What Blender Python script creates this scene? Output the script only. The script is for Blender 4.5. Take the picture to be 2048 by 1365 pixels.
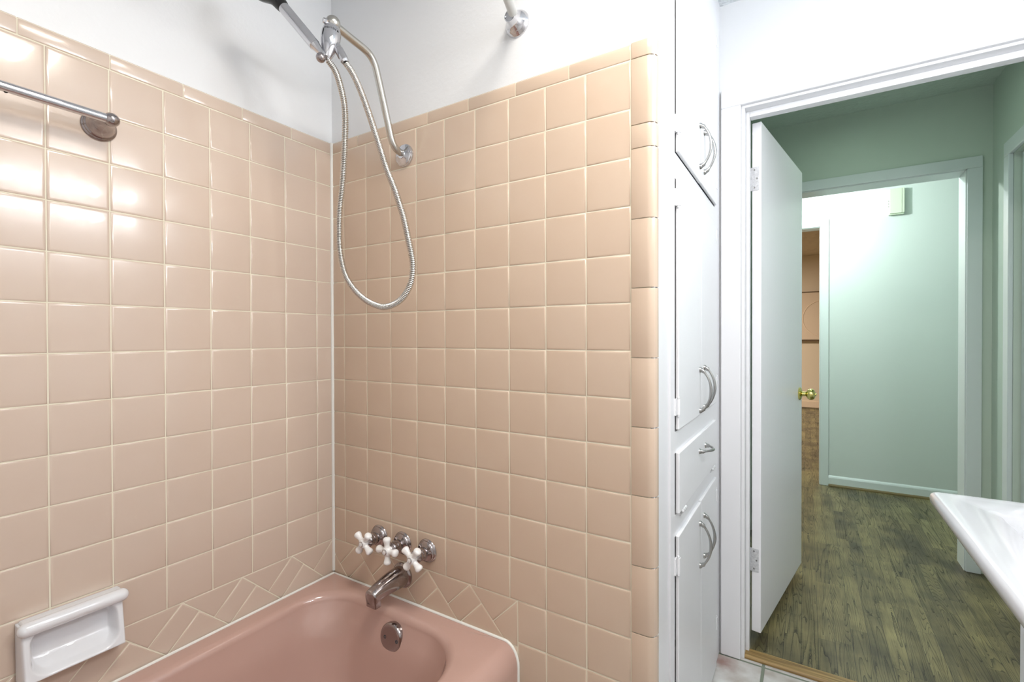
import bpy, bmesh, math, random
from mathutils import Vector, Matrix
random.seed(7)
PI = math.pi
for _o in list(bpy.data.objects): bpy.data.objects.remove(_o)
S = bpy.context.scene
COL = S.collection

# ------------------------------------------------------------ camera
def setup_camera():
    f, yaw, pit, rol = 950.6811, 0.55627, -0.00764132, -0.002721
    d = Vector((-math.sin(yaw)*math.cos(pit), math.cos(yaw)*math.cos(pit), math.sin(pit)))
    r = Vector((math.cos(yaw), math.sin(yaw), 0)); u = r.cross(d)
    r2 = r*math.cos(rol)+u*math.sin(rol); u2 = -r*math.sin(rol)+u*math.cos(rol)
    cam = bpy.data.cameras.new('camera'); co = bpy.data.objects.new('camera', cam); COL.objects.link(co)
    m = Matrix(((r2.x, u2.x, -d.x, 1.38782), (r2.y, u2.y, -d.y, -1.0633), (r2.z, u2.z, -d.z, 1.20103), (0, 0, 0, 1)))
    co.matrix_world = m
    cam.sensor_width = 36; cam.lens = 36*f/2048; cam.clip_start = .02
    S.camera = co
setup_camera()

# ------------------------------------------------------------ world, exposure, lamps
w = bpy.data.worlds.new('world'); S.world = w; w.use_nodes = True
w.node_tree.nodes['Background'].inputs[0].default_value = (.8, .9, 1, 1)
w.node_tree.nodes['Background'].inputs[1].default_value = .05
S.view_settings.view_transform = 'Standard'; S.view_settings.look = 'None'
S.view_settings.exposure = 0.36; S.view_settings.gamma = 1; S.view_settings.use_curve_mapping = False

def point(name, loc, power, color, rad=.04):
    l = bpy.data.lights.new(name, 'POINT'); l.energy = power; l.color = color; l.shadow_soft_size = rad
    o = bpy.data.objects.new(name, l); COL.objects.link(o); o.location = loc; return o
def area(name, loc, power, color, sx, sy, rot=(0, 0, 0)):
    l = bpy.data.lights.new(name, 'AREA'); l.energy = power; l.color = color; l.shape = 'RECTANGLE'; l.size = sx; l.size_y = sy
    o = bpy.data.objects.new(name, l); COL.objects.link(o); o.location = loc; o.rotation_euler = rot; return o
BULBS = [(1.965, -.38, 1.985), (1.965, -.16, 1.985), (1.965, .06, 1.985)]
for b in BULBS: point('bulb_light', b, 6.7, (.95, .97, 1), .066)
area('bath_fill_light', (1.30, -.62, 2.40), 14, (1, .93, .84), .42, .42)  # unseen overhead fill, added to even out the bathroom light
area('hall_fill_light', (1.62, 1.62, 2.40), 1.0, (.72, 1, .78), .3, .3)  # weak green-tinted fill added to the hall, no fitting behind it
point('passage_bulb_light', (1.22, 2.86, 2.30), 30, (.95, 1, 1), .03)
area('room_lamp_light', (-.5, 6.6, 2.5), 110, (1, .90, .78), .9, .9)

# ------------------------------------------------------------ node helpers / materials
def mat(name, color, rough=.5, metal=0, spec=.5, coat=0, bump=None, var=None):
    m = bpy.data.materials.new(name); m.use_nodes = True; nt = m.node_tree; b = nt.nodes['Principled BSDF']
    def lin(c): return tuple(((x+.055)/1.055)**2.4 if x > .04045 else x/12.92 for x in c)
    col = lin([x/255 for x in color])
    b.inputs['Base Color'].default_value = (*col, 1); b.inputs['Roughness'].default_value = rough
    b.inputs['Metallic'].default_value = metal; b.inputs['Specular IOR Level'].default_value = spec
    b.inputs['Coat Weight'].default_value = coat; b.inputs['Coat Roughness'].default_value = .05
    tc = nt.nodes.new('ShaderNodeTexCoord')
    if var:      # (scale, amount) slow mottling of the paint or clay itself
        n = nt.nodes.new('ShaderNodeTexNoise'); n.inputs['Scale'].default_value = var[0]; n.inputs['Detail'].default_value = 4
        nt.links.new(tc.outputs['Object'], n.inputs['Vector'])
        mr = nt.nodes.new('ShaderNodeMapRange'); mr.inputs[1].default_value = .3; mr.inputs[2].default_value = .7
        mr.inputs[3].default_value = 1-var[1]; mr.inputs[4].default_value = 1+var[1]*.4
        nt.links.new(n.outputs['Fac'], mr.inputs[0])
        vm = nt.nodes.new('ShaderNodeVectorMath'); vm.operation = 'SCALE'; vm.inputs[0].default_value = col
        nt.links.new(mr.outputs[0], vm.inputs['Scale']); nt.links.new(vm.outputs[0], b.inputs['Base Color'])
    if bump:     # list of (scale, strength, distance, detail)
        prev = None
        for sc, st, di, de in bump:
            n = nt.nodes.new('ShaderNodeTexNoise'); n.inputs['Scale'].default_value = sc; n.inputs['Detail'].default_value = de
            nt.links.new(tc.outputs['Object'], n.inputs['Vector'])
            bp = nt.nodes.new('ShaderNodeBump'); bp.inputs['Strength'].default_value = st; bp.inputs['Distance'].default_value = di
            nt.links.new(n.outputs['Fac'], bp.inputs['Height'])
            if prev: nt.links.new(prev.outputs[0], bp.inputs['Normal'])
            prev = bp
        nt.links.new(prev.outputs[0], b.inputs['Normal'])
    return m

M = {}
M['plaster'] = mat('white_wall_paint', (226, 228, 230), .45, bump=[(9, .25, .004, 3), (90, .35, .0012, 2)])
M['paint'] = mat('white_gloss_paint', (232, 233, 236), .32, bump=[(14, .2, .0015, 3)])
M['groove'] = mat('dark_gap', (60, 62, 66), .9)
M['green'] = mat('green_wall_paint', (208, 223, 210), .42, bump=[(7, .2, .004, 3), (60, .25, .001, 2)])
M['green_lit'] = mat('lit_green_wall_paint', (218, 228, 225), .42, bump=[(7, .2, .004, 3), (60, .25, .001, 2)])  # the green wall paint again, brighter passage light put into its colour
M['door_paint'] = mat('door_gloss_paint', (246, 246, 250), .3, bump=[(10, .15, .001, 2)])
M['green_ceiling'] = mat('green_popcorn', (204, 220, 210), .9, bump=[(45, .9, .01, 4)])
M['popcorn'] = mat('white_popcorn', (222, 228, 232), .9, bump=[(60, 1, .012, 4)])
M['green_trim'] = mat('hall_trim_paint', (222, 232, 232), .35, bump=[(14, .2, .001, 2)])
M['beige'] = mat('beige_wall_paint', (216, 200, 178), .6)
M['beige_ceiling'] = mat('beige_textured_ceiling', (196, 180, 158), .8, bump=[(9, 1, .03, 3)])
M['grout'] = mat('cream_grout', (226, 220, 200), .8, bump=[(120, .4, .001, 2)])
M['caulk'] = mat('white_caulk', (232, 232, 226), .45)
M['chrome'] = mat('chrome', (208, 208, 212), .07, 1)
M['nickel'] = mat('brushed_nickel', (190, 188, 182), .24, 1)
M['darkchrome'] = mat('worn_chrome', (165, 158, 158), .14, 1, bump=[(40, .15, .001, 2)])
M['brass'] = mat('polished_brass', (214, 204, 128), .14, 1)
M['pull'] = mat('satin_chrome_pull', (172, 172, 170), .22, 1)
M['black'] = mat('black_plastic', (14, 14, 15), .25)
M['hole'] = mat('dark_recess', (8, 8, 8), .8)
M['porcelain'] = mat('white_porcelain', (240, 240, 240), .08, coat=.3)
M['dish'] = mat('white_glazed_ceramic', (226, 228, 232), .09, coat=.3)
M['tub'] = mat('pink_enamel', (191, 158, 147), .14, coat=.4, var=(3, .04))
M['sink'] = mat('white_vitreous_china', (206, 207, 211), .1, coat=.3)
M['oldpaint'] = mat('worn_painted_steel', (222, 223, 226), .35, .25, var=(160, .22))
M['chime'] = mat('pale_green_plastic', (216, 228, 206), .45)
M['canvas'] = mat('tan_canvas', (214, 194, 172), .7)
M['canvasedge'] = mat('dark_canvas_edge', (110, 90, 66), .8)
M['shoe'] = mat('wood_shoe_moulding', (120, 104, 66), .5)
M['baseboard2'] = mat('cream_baseboard', (226, 204, 180), .5)
M['cabinet'] = mat('white_vanity_paint', (226, 228, 230), .4)
M['glass'] = mat('opal_glass', (250, 250, 250), .3)

def tile_material(name, c0, c1):
    m = mat(name, (222, 190, 164), .2, spec=.5, coat=.25)
    nt = m.node_tree; b = nt.nodes['Principled BSDF']
    at = nt.nodes.new('ShaderNodeAttribute'); at.attribute_name = 'tone'
    tc = nt.nodes.new('ShaderNodeTexCoord'); n = nt.nodes.new('ShaderNodeTexNoise'); n.inputs['Scale'].default_value = 12; n.inputs['Detail'].default_value = 3
    nt.links.new(tc.outputs['Object'], n.inputs['Vector'])
    mx = nt.nodes.new('ShaderNodeMix'); mx.data_type = 'RGBA'
    mx.inputs[6].default_value = (*c0, 1); mx.inputs[7].default_value = (*c1, 1)
    ad = nt.nodes.new('ShaderNodeMath'); ad.operation = 'MULTIPLY_ADD'; ad.inputs[1].default_value = .8; ad.inputs[2].default_value = -.25
    nt.links.new(n.outputs['Fac'], ad.inputs[0])
    a2 = nt.nodes.new('ShaderNodeMath'); a2.operation = 'ADD'; a2.use_clamp = True
    nt.links.new(ad.outputs[0], a2.inputs[0]); nt.links.new(at.outputs['Fac'], a2.inputs[1])
    nt.links.new(a2.outputs[0], mx.inputs[0]); nt.links.new(mx.outputs[2], b.inputs['Base Color'])
    n2 = nt.nodes.new('ShaderNodeTexNoise'); n2.inputs['Scale'].default_value = 16; n2.inputs['Detail'].default_value = 2
    nt.links.new(tc.outputs['Object'], n2.inputs['Vector'])
    bp = nt.nodes.new('ShaderNodeBump'); bp.inputs['Strength'].default_value = .12; bp.inputs['Distance'].default_value = .003
    nt.links.new(n2.outputs['Fac'], bp.inputs['Height']); nt.links.new(bp.outputs[0], b.inputs['Normal'])
    nt.links.new(bp.outputs[0], b.inputs['Coat Normal'])
    return m
M['tile'] = tile_material('pink_beige_glazed_tile', (.61, .49, .40), (.64, .53, .445))
M['tile_warm_lit'] = tile_material('warm_lit_glazed_tile', (.60, .462, .352), (.63, .502, .392))  # same wall tile, with the end wall's warmer light put into its colour

def wood_material():
    m = mat('stained_oak_strips', (90, 84, 58), .34); nt = m.node_tree; N = nt.nodes; L = nt.links; b = N['Principled BSDF']
    def math_(op, a, c=None, v=None, clamp=False):
        n = N.new('ShaderNodeMath'); n.operation = op; n.use_clamp = clamp
        for i, x in enumerate((a, c, v)):
            if x is None: continue
            if isinstance(x, (int, float)): n.inputs[i].default_value = x
            else: L.new(x, n.inputs[i])
        return n.outputs[0]
    tc = N.new('ShaderNodeTexCoord'); sp = N.new('ShaderNodeSeparateXYZ'); L.new(tc.outputs['Object'], sp.inputs[0])
    x, y = sp.outputs[0], sp.outputs[1]
    W = .057
    px = math_('DIVIDE', x, W); ix = math_('FLOOR', px); fx = math_('FRACT', px)
    wn = N.new('ShaderNodeTexWhiteNoise'); wn.noise_dimensions = '1D'; L.new(ix, wn.inputs['W'])
    yo = math_('DIVIDE', math_('ADD', y, math_('MULTIPLY', wn.outputs['Value'], 3.1)), .52)
    iy = math_('FLOOR', yo); fy = math_('FRACT', yo)
    cb = N.new('ShaderNodeCombineXYZ'); L.new(ix, cb.inputs[0]); L.new(iy, cb.inputs[1])
    wn2 = N.new('ShaderNodeTexWhiteNoise'); wn2.noise_dimensions = '2D'; L.new(cb.outputs[0], wn2.inputs['Vector'])
    rid = wn2.outputs['Value']
    # growth rings: contour lines of a stretched noise, its own piece per strip
    c2 = N.new('ShaderNodeCombineXYZ'); L.new(math_('MULTIPLY', x, 17), c2.inputs[0]); L.new(math_('MULTIPLY', y, .85), c2.inputs[1]); L.new(math_('MULTIPLY', rid, 60), c2.inputs[2])
    n1 = N.new('ShaderNodeTexNoise'); n1.inputs['Scale'].default_value = 1; n1.inputs['Detail'].default_value = 1.6; n1.inputs['Roughness'].default_value = .35; L.new(c2.outputs[0], n1.inputs['Vector'])
    wn3 = N.new('ShaderNodeTexWhiteNoise'); wn3.noise_dimensions = '1D'; L.new(math_('MULTIPLY', rid, 913), wn3.inputs['W'])
    n5 = N.new('ShaderNodeTexNoise'); n5.inputs['Scale'].default_value = 60; n5.inputs['Detail'].default_value = 2; L.new(tc.outputs['Object'], n5.inputs['Vector'])
    wob = math_('MULTIPLY', n5.outputs['Fac'], .35)
    ring = math_('FRACT', math_('ADD', math_('MULTIPLY', n1.outputs['Fac'], math_('MULTIPLY_ADD', wn3.outputs['Value'], 34, 10)), wob))
    c6 = N.new('ShaderNodeCombineXYZ'); L.new(math_('MULTIPLY', x, 26), c6.inputs[0]); L.new(math_('MULTIPLY', y, 3.2), c6.inputs[1]); L.new(math_('MULTIPLY', rid, 31), c6.inputs[2])
    n6 = N.new('ShaderNodeTexNoise'); n6.inputs['Scale'].default_value = 1; n6.inputs['Detail'].default_value = 3; L.new(c6.outputs[0], n6.inputs['Vector'])
    stain = math_('MULTIPLY', math_('SUBTRACT', n6.outputs['Fac'], .5, clamp=True), 3.0, clamp=True)
    ringl = math_('POWER', ring, 5.5)
    c3 = N.new('ShaderNodeCombineXYZ'); L.new(math_('MULTIPLY', x, 520), c3.inputs[0]); L.new(math_('MULTIPLY', y, 9), c3.inputs[1]); L.new(rid, c3.inputs[2])
    n3 = N.new('ShaderNodeTexNoise'); n3.inputs['Scale'].default_value = 1; n3.inputs['Detail'].default_value = 3; L.new(c3.outputs[0], n3.inputs['Vector'])
    pore = math_('MULTIPLY', math_('SUBTRACT', n3.outputs['Fac'], .45, clamp=True), 2.2, clamp=True)
    n4 = N.new('ShaderNodeTexNoise'); n4.inputs['Scale'].default_value = 5.5; n4.inputs['Detail'].default_value = 3; L.new(tc.outputs['Object'], n4.inputs['Vector'])
    blot = math_('MULTIPLY', math_('SUBTRACT', n4.outputs['Fac'], .35, clamp=True), 2.6, clamp=True)
    cr = N.new('ShaderNodeValToRGB'); e = cr.color_ramp.elements
    e[0].position = 0; e[0].color = (.058, .046, .024, 1); e[1].position = 1; e[1].color = (.33, .28, .125, 1)
    tone = math_('ADD', math_('MULTIPLY', rid, .45), math_('MULTIPLY', blot, .62), clamp=True)
    L.new(tone, cr.inputs[0])
    dark = math_('ADD', math_('MULTIPLY', stain, .55), math_('ADD', math_('MULTIPLY', ringl, .85), math_('MULTIPLY', pore, .75)), clamp=True)
    mx = N.new('ShaderNodeMix'); mx.data_type = 'RGBA'; L.new(dark, mx.inputs[0]); L.new(cr.outputs[0], mx.inputs[6]); mx.inputs[7].default_value = (.028, .026, .016, 1)
    seam = math_('MAXIMUM', math_('MAXIMUM', math_('LESS_THAN', fx, .018), math_('GREATER_THAN', fx, .985)), math_('LESS_THAN', fy, .0028))
    mx2 = N.new('ShaderNodeMix'); mx2.data_type = 'RGBA'; L.new(math_('MULTIPLY', seam, .75), mx2.inputs[0]); L.new(mx.outputs[2], mx2.inputs[6]); mx2.inputs[7].default_value = (.018, .015, .01, 1)
    L.new(mx2.outputs[2], b.inputs['Base Color'])
    L.new(math_('MULTIPLY_ADD', dark, .25, .30), b.inputs['Roughness'])
    bp = N.new('ShaderNodeBump'); bp.inputs['Strength'].default_value = .35; bp.inputs['Distance'].default_value = .0008; bp.invert = True
    L.new(math_('MAXIMUM', dark, seam), bp.inputs['Height']); L.new(bp.outputs[0], b.inputs['Normal'])
    return m
M['wood'] = wood_material()

def oak_material():
    m = mat('golden_oak', (168, 128, 62), .35); nt = m.node_tree; N = nt.nodes; L = nt.links
    tc = N.new('ShaderNodeTexCoord'); mp = N.new('ShaderNodeMapping'); mp.inputs['Scale'].default_value = (4, 160, 60); L.new(tc.outputs['Object'], mp.inputs[0])
    n = N.new('ShaderNodeTexNoise'); n.inputs['Scale'].default_value = 1; n.inputs['Detail'].default_value = 4; L.new(mp.outputs[0], n.inputs['Vector'])
    cr = N.new('ShaderNodeValToRGB'); cr.color_ramp.elements[0].color = (.18, .105, .03, 1); cr.color_ramp.elements[1].color = (.46, .30, .11, 1)
    cr.color_ramp.elements[0].position = .3; cr.color_ramp.elements[1].position = .65
    L.new(n.outputs['Fac'], cr.inputs[0]); L.new(cr.outputs[0], N['Principled BSDF'].inputs['Base Color']); return m
M['oak'] = oak_material()

def stone_material():
    m = mat('pale_floor_tile', (214, 212, 206), .35); nt = m.node_tree; N = nt.nodes; L = nt.links; b = N['Principled BSDF']
    tc = N.new('ShaderNodeTexCoord'); n = N.new('ShaderNodeTexNoise'); n.inputs['Scale'].default_value = 9; n.inputs['Detail'].default_value = 5
    L.new(tc.outputs['Object'], n.inputs['Vector'])
    cr = N.new('ShaderNodeValToRGB'); cr.color_ramp.elements[0].color = (.42, .37, .33, 1); cr.color_ramp.elements[1].color = (.70, .70, .69, 1)
    cr.color_ramp.elements[0].position = .32; cr.color_ramp.elements[1].position = .62; L.new(n.outputs['Fac'], cr.inputs[0])
    # rusty stain beside the cabinet foot
    sp = N.new('ShaderNodeVectorMath'); sp.operation = 'DISTANCE'; sp.inputs[1].default_value = (1.125, .83, 0); L.new(tc.outputs['Object'], sp.inputs[0])
    n2 = N.new('ShaderNodeTexNoise'); n2.inputs['Scale'].default_value = 40; L.new(tc.outputs['Object'], n2.inputs['Vector'])
    ad = N.new('ShaderNodeMath'); ad.operation = 'MULTIPLY_ADD'; ad.inputs[1].default_value = .05; L.new(n2.outputs['Fac'], ad.inputs[0]); L.new(sp.outputs['Value'], ad.inputs[2])
    mr = N.new('ShaderNodeMapRange'); mr.inputs[1].default_value = .03; mr.inputs[2].default_value = .085; mr.inputs[3].default_value = .75; mr.inputs[4].default_value = 0; L.new(ad.outputs[0], mr.inputs[0])
    mx = N.new('ShaderNodeMix'); mx.data_type = 'RGBA'; L.new(mr.outputs[0], mx.inputs[0]); L.new(cr.outputs[0], mx.inputs[6]); mx.inputs[7].default_value = (.25, .10, .07, 1)
    L.new(mx.outputs[2], b.inputs['Base Color']); return m
M['stone'] = stone_material()
M['floorgrout'] = mat('grey_green_grout', (128, 136, 122), .8)

# ------------------------------------------------------------ object helpers
ORG = {}
def thing(name, label=None, cat=None, loc=(0, 0, 0), rotz=0, group=None, kind=None):
    o = bpy.data.objects.new(name, None); COL.objects.link(o); o.location = loc; o.rotation_euler = (0, 0, rotz)
    o.empty_display_size = .05; ORG[o.name] = Vector(loc)
    if label: o['label'] = label; o['category'] = cat
    if group: o['group'] = group
    if kind: o['kind'] = kind
    return o
def obj(name, bm, m, parent=None, smooth=True, ang=35, bevel=0, label=None, local=False, kind=None, fix=True):
    if parent is not None and not local:
        bmesh.ops.translate(bm, verts=bm.verts, vec=-ORG[parent.name])
    if fix: bmesh.ops.recalc_face_normals(bm, faces=bm.faces)
    me = bpy.data.meshes.new(name); bm.to_mesh(me); bm.free()
    if smooth:
        for p in me.polygons: p.use_smooth = True
        me.set_sharp_from_angle(angle=math.radians(ang))
    me.materials.append(m if not isinstance(m, str) else M[m])
    o = bpy.data.objects.new(name, me); COL.objects.link(o)
    if parent is not None: o.parent = parent; ORG[o.name] = ORG[parent.name]
    else: ORG[o.name] = Vector((0, 0, 0))
    if bevel:
        b = o.modifiers.new('bevel', 'BEVEL'); b.width = bevel; b.segments = 3; b.limit_method = 'ANGLE'; b.angle_limit = math.radians(40)
        b.harden_normals = True
    if label: o['label'] = label
    if kind: o['kind'] = kind
    return o
def tag(o, label, cat, group=None):
    o['label'] = label; o['category'] = cat
    if group: o['group'] = group
    return o
def box(bm, x0, x1, y0, y1, z0, z1):
    v = [bm.verts.new(p) for p in ((x0, y0, z0), (x1, y0, z0), (x1, y1, z0), (x0, y1, z0), (x0, y0, z1), (x1, y0, z1), (x1, y1, z1), (x0, y1, z1))]
    for f in ((0, 3, 2, 1), (4, 5, 6, 7), (0, 1, 5, 4), (1, 2, 6, 5), (2, 3, 7, 6), (3, 0, 4, 7)): bm.faces.new([v[i] for i in f])
    return bm
def B(*a):
    bm = bmesh.new()
    if isinstance(a[0], (tuple, list)):
        for t in a: box(bm, *t)
    else: box(bm, *a)
    return bm
def loft(bm, rings, close=True, cap0=False, cap1=False):
    vs = [[bm.verts.new(p) for p in r] for r in rings]; n = len(vs[0])
    for a, b in zip(vs, vs[1:]):
        for i in range(n if close else n-1):
            j = (i+1) % n; bm.faces.new((a[i], a[j], b[j], b[i]))
    if cap0: bm.faces.new(vs[0][::-1])
    if cap1: bm.faces.new(vs[-1])
    return vs
def frame(t):
    t = t.normalized(); a = Vector((0, 0, 1)) if abs(t.z) < .9 else Vector((1, 0, 0))
    x = a.cross(t).normalized(); return x, t.cross(x)
def tube(bm, pts, rad, seg=16, cap=True, up=None):
    pts = [Vector(p) for p in pts]; n = len(pts)
    rad = rad if isinstance(rad, (list, tuple)) else [rad]*n
    T = [(pts[min(i+1, n-1)]-pts[max(i-1, 0)]).normalized() for i in range(n)]
    x, y = frame(T[0]); rings = []
    for i in range(n):
        x = (x-T[i]*x.dot(T[i])).normalized(); y = T[i].cross(x)
        rings.append([pts[i]+(x*math.cos(2*PI*k/seg)+y*math.sin(2*PI*k/seg))*rad[i] for k in range(seg)])
    loft(bm, rings, True, cap, cap); return bm
def lathe(bm, prof, o=(0, 0, 0), axis=(0, 0, 1), seg=32, cap0=True, cap1=True):
    o = Vector(o); t = Vector(axis).normalized(); x, y = frame(t)
    rings = [[o+t*h+(x*math.cos(2*PI*k/seg)+y*math.sin(2*PI*k/seg))*r for k in range(seg)] for r, h in prof]
    loft(bm, rings, True, cap0, cap1); return bm
def cat(pts, n=8):
    P = [Vector(p) for p in pts]; P = [2*P[0]-P[1]]+P+[2*P[-1]-P[-2]]; out = []
    for i in range(1, len(P)-2):
        a, b, c, d = P[i-1:i+3]
        for k in range(n):
            t = k/n; out.append(.5*((2*b)+(c-a)*t+(2*a-5*b+4*c-d)*t*t+(3*b-a-3*c+d)*t**3))
    out.append(P[-2]); return out
def ball(bm, c, r, seg=24, squash=(1, 1, 1)):
    g = bmesh.ops.create_uvsphere(bm, u_segments=seg, v_segments=seg//2, radius=1)
    for v in g['verts']: v.co = Vector((v.co.x*r*squash[0], v.co.y*r*squash[1], v.co.z*r*squash[2]))+Vector(c)
    return bm
def struct(name, bm, m, **k): return obj(name, bm, m, smooth=k.pop('smooth', False), kind='structure', **k)

# ------------------------------------------------------------ tiled walls
G = .0022
def inset(poly, d):
    n = len(poly); out = []
    for i in range(n):
        p0, p1, p2 = Vector(poly[i-1]), Vector(poly[i]), Vector(poly[(i+1) % n])
        e1, e2 = (p1-p0).normalized(), (p2-p1).normalized()
        n1, n2 = Vector((-e1.y, e1.x)), Vector((-e2.y, e2.x))
        k = 1+n1.dot(n2); out.append(p1+(n1+n2)*(d/max(k, .25)))
    return out
def area2(p): return sum(p[i-1][0]*p[i][1]-p[i][0]*p[i-1][1] for i in range(len(p)))
def tile(bm, lay, poly, to3):
    if area2(poly) < 0: poly = poly[::-1]
    tone = random.random()*.55; ta, tb = random.gauss(0, .0035), random.gauss(0, .0035)
    cu = sum(p[0] for p in poly)/len(poly); cv = sum(p[1] for p in poly)/len(poly)
    rings = []
    for d, h in ((G/2, -.002), (G/2, .0002), (G/2+.0007, .0011), (G/2+.002, .0017), (G/2+.0055, .002)):
        rings.append([bm.verts.new(to3(p.x, p.y, h+(ta*(p.x-cu)+tb*(p.y-cv) if h > 0 else 0))) for p in inset(poly, d)])
    fs = []
    for a, b in zip(rings, rings[1:]):
        for i in range(len(a)):
            j = (i+1) % len(a); fs.append(bm.faces.new((a[i], a[j], b[j], b[i])))
    fs.append(bm.faces.new(rings[-1]))
    for f in fs:
        for l in f.loops: l[lay] = (tone, tone, tone, 1)
def strip_tile(bm, lay, prof, a, b, to3):        # prof: [(u,h)], extruded a..b along v with small end bevels
    tone = random.random()*.55; rings = []
    for v, k in ((a+G/2, -.0022), (a+G/2, -.0006), (a+G/2+.002, 0), (b-G/2-.002, 0), (b-G/2, -.0006), (b-G/2, -.0022)):
        rings.append([bm.verts.new(to3(u, v, h+k)) for u, h in prof])
    fs = []
    for r0, r1 in zip(rings, rings[1:]):
        for i in range(len(r0)-1): fs.append(bm.faces.new((r0[i], r0[i+1], r1[i+1], r1[i])))
    for f in fs:
        for l in f.loops: l[lay] = (tone, tone, tone, 1)
def diamonds(bm, lay, to3, apex, per, T, Bz, umin, umax, first_full=None):
    h = per/2; D = T-Bz; e = .041
    for a in apex:
        hh = h
        def add(p):
            q = clip(p, umin, umax)
            if len(q) > 2 and abs(area2(q)) > 2e-4: tile(bm, lay, q, to3)
        add([(a-per, T), (a-hh, T-hh), (a, T)])
        if a+e > umax-.01: add([(a, T), (a-hh, T-hh), (a-per+D, Bz), (a+D, Bz)])
        else:
            add([(a, T), (a-hh, T-hh), (a-hh+e, T-hh-e), (a+e, T-e)])
            add([(a+e, T-e), (a-hh+e, T-hh-e), (a-per+D, Bz), (a+D, Bz)])
def clip(poly, lo, hi):
    for side, lim in ((1, lo), (-1, hi)):
        out = []
        for i in range(len(poly)):
            p, q = poly[i-1], poly[i]; dp, dq = side*(p[0]-lim), side*(q[0]-lim)
            if (dp >= 0) != (dq >= 0):
                t = dp/(dp-dq); out.append((lim, p[1]+(q[1]-p[1])*t))
            if dq >= 0: out.append(q)
        poly = out
        if not poly: return []
    ded = []
    for p in poly:
        if not ded or (abs(p[0]-ded[-1][0])+abs(p[1]-ded[-1][1])) > 1e-3: ded.append(p)
    while len(ded) > 2 and (abs(ded[0][0]-ded[-1][0])+abs(ded[0][1]-ded[-1][1])) < 1e-3: ded.pop()
    return ded
PZ = .11017; Z0 = 1.83; T = Z0-12*PZ
BACK = -1.53; CEIL = 2.45
def new_tile_bm():
    bm = bmesh.new(); return bm, bm.loops.layers.color.new('tone')

# left wall (x = 0), u = y
wl = struct('wall_left', B(-.12, -.006, BACK-.1, .12, 0, CEIL), 'plaster')
bm, lay = new_tile_bm(); toL = lambda u, v, h: (h-.002, u, v)
ys = [0]+[-(.0614+i*.1102) for i in range(14)]
ys = [y for y in ys if y > BACK]+[BACK]
for n in range(12):
    for a, b in zip(ys, ys[1:]):
        tile(bm, lay, [(b, Z0-(n+1)*PZ), (a, Z0-(n+1)*PZ), (a, Z0-n*PZ), (b, Z0-n*PZ)], toL)
diamonds(bm, lay, toL, [-.1558*k for k in range(11)], .1556, T, .385, BACK, 0)
obj('tiles', bm, 'tile', wl, ang=70)
bm, lay = new_tile_bm()
tprof = [(1.8312, -.002), (1.8312, .0002), (1.832, .0012), (1.834, .002), (1.858, .002), (1.864, .0012), (1.868, -.0012), (1.8695, -.005)]
js = [0, -.149, -.303, -.456, -.61, -.764, -.918, -1.07, -1.225, -1.38, BACK]
for a, b in zip(js, js[1:]): strip_tile(bm, lay, tprof, b, a, lambda u, v, h: (h-.002, v, u))
obj('trim_tile', bm, 'tile', wl, ang=70)
obj('grout', B(-.02, -.0015, BACK, .0, .3, 1.866), 'grout', wl, smooth=False)

# tub end wall (y = 0), u = x
wf = struct('wall_front', B(-.12, 1.098, .006, .12, 0, CEIL), 'plaster')
bm, lay = new_tile_bm(); toF = lambda u, v, h: (u, .002-h, v)
XC = 1.0457
xs = [0]+[.0602+i*.1095 for i in range(10)]
for n in range(12):
    for a, b in zip(xs, xs[1:]):
        tile(bm, lay, [(a, Z0-(n+1)*PZ), (b, Z0-(n+1)*PZ), (b, Z0-n*PZ), (a, Z0-n*PZ)], toF)
XE = .7415; per = .1575; ap = [XE-per*k for k in (4, 3, 2, 1, 0)]
a0 = ap[0]; h = per/2; D = T-.385
tile(bm, lay, [(0, T), (0, T-(h-(0))+0.0 if False else T-.046), (a0-h, T-h), (a0, T)], toF)
tile(bm, lay, [(0, T-.046), (0, .385), (a0-per+D, .385), (a0-h, T-h)], toF)
def diaF():
    e = .041
    for a in ap:
        if a != a0: tile(bm, lay, [(a-per, T), (a-h, T-h), (a, T)], toF)
        if a == ap[-1]: tile(bm, lay, [(a, T), (a-h, T-h), (a-per+D, .385), (a, .385)], toF)
        else:
            tile(bm, lay, [(a, T), (a-h, T-h), (a-h+e, T-h-e), (a+e, T-e)], toF)
            tile(bm, lay, [(a+e, T-e), (a-h+e, T-h-e), (a-per+D, .385), (a+D, .385)], toF)
diaF()
x2 = [XE]+xs[8:]
for n in range(12, 17):
    z1 = Z0-n*PZ; z0 = max(Z0-(n+1)*PZ, 0)
    if z1 < .01: break
    for a, b in zip(x2, x2[1:]):
        tile(bm, lay, [(a, z0), (b, z0), (b, z1), (a, z1)], toF)
tile(bm, lay, [(.66, .385-.2), (XE, .385-.2), (XE, .385), (.66, .385)], toF)
obj('tiles', bm, 'tile_warm_lit', wf, ang=70)
bm, lay = new_tile_bm()
js = [0, .13, .283, .435, .585, .739, .892, XC]
for a, b in zip(js, js[1:]): strip_tile(bm, lay, tprof, a, b, lambda u, v, h: (v, .002-h, u))
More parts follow.
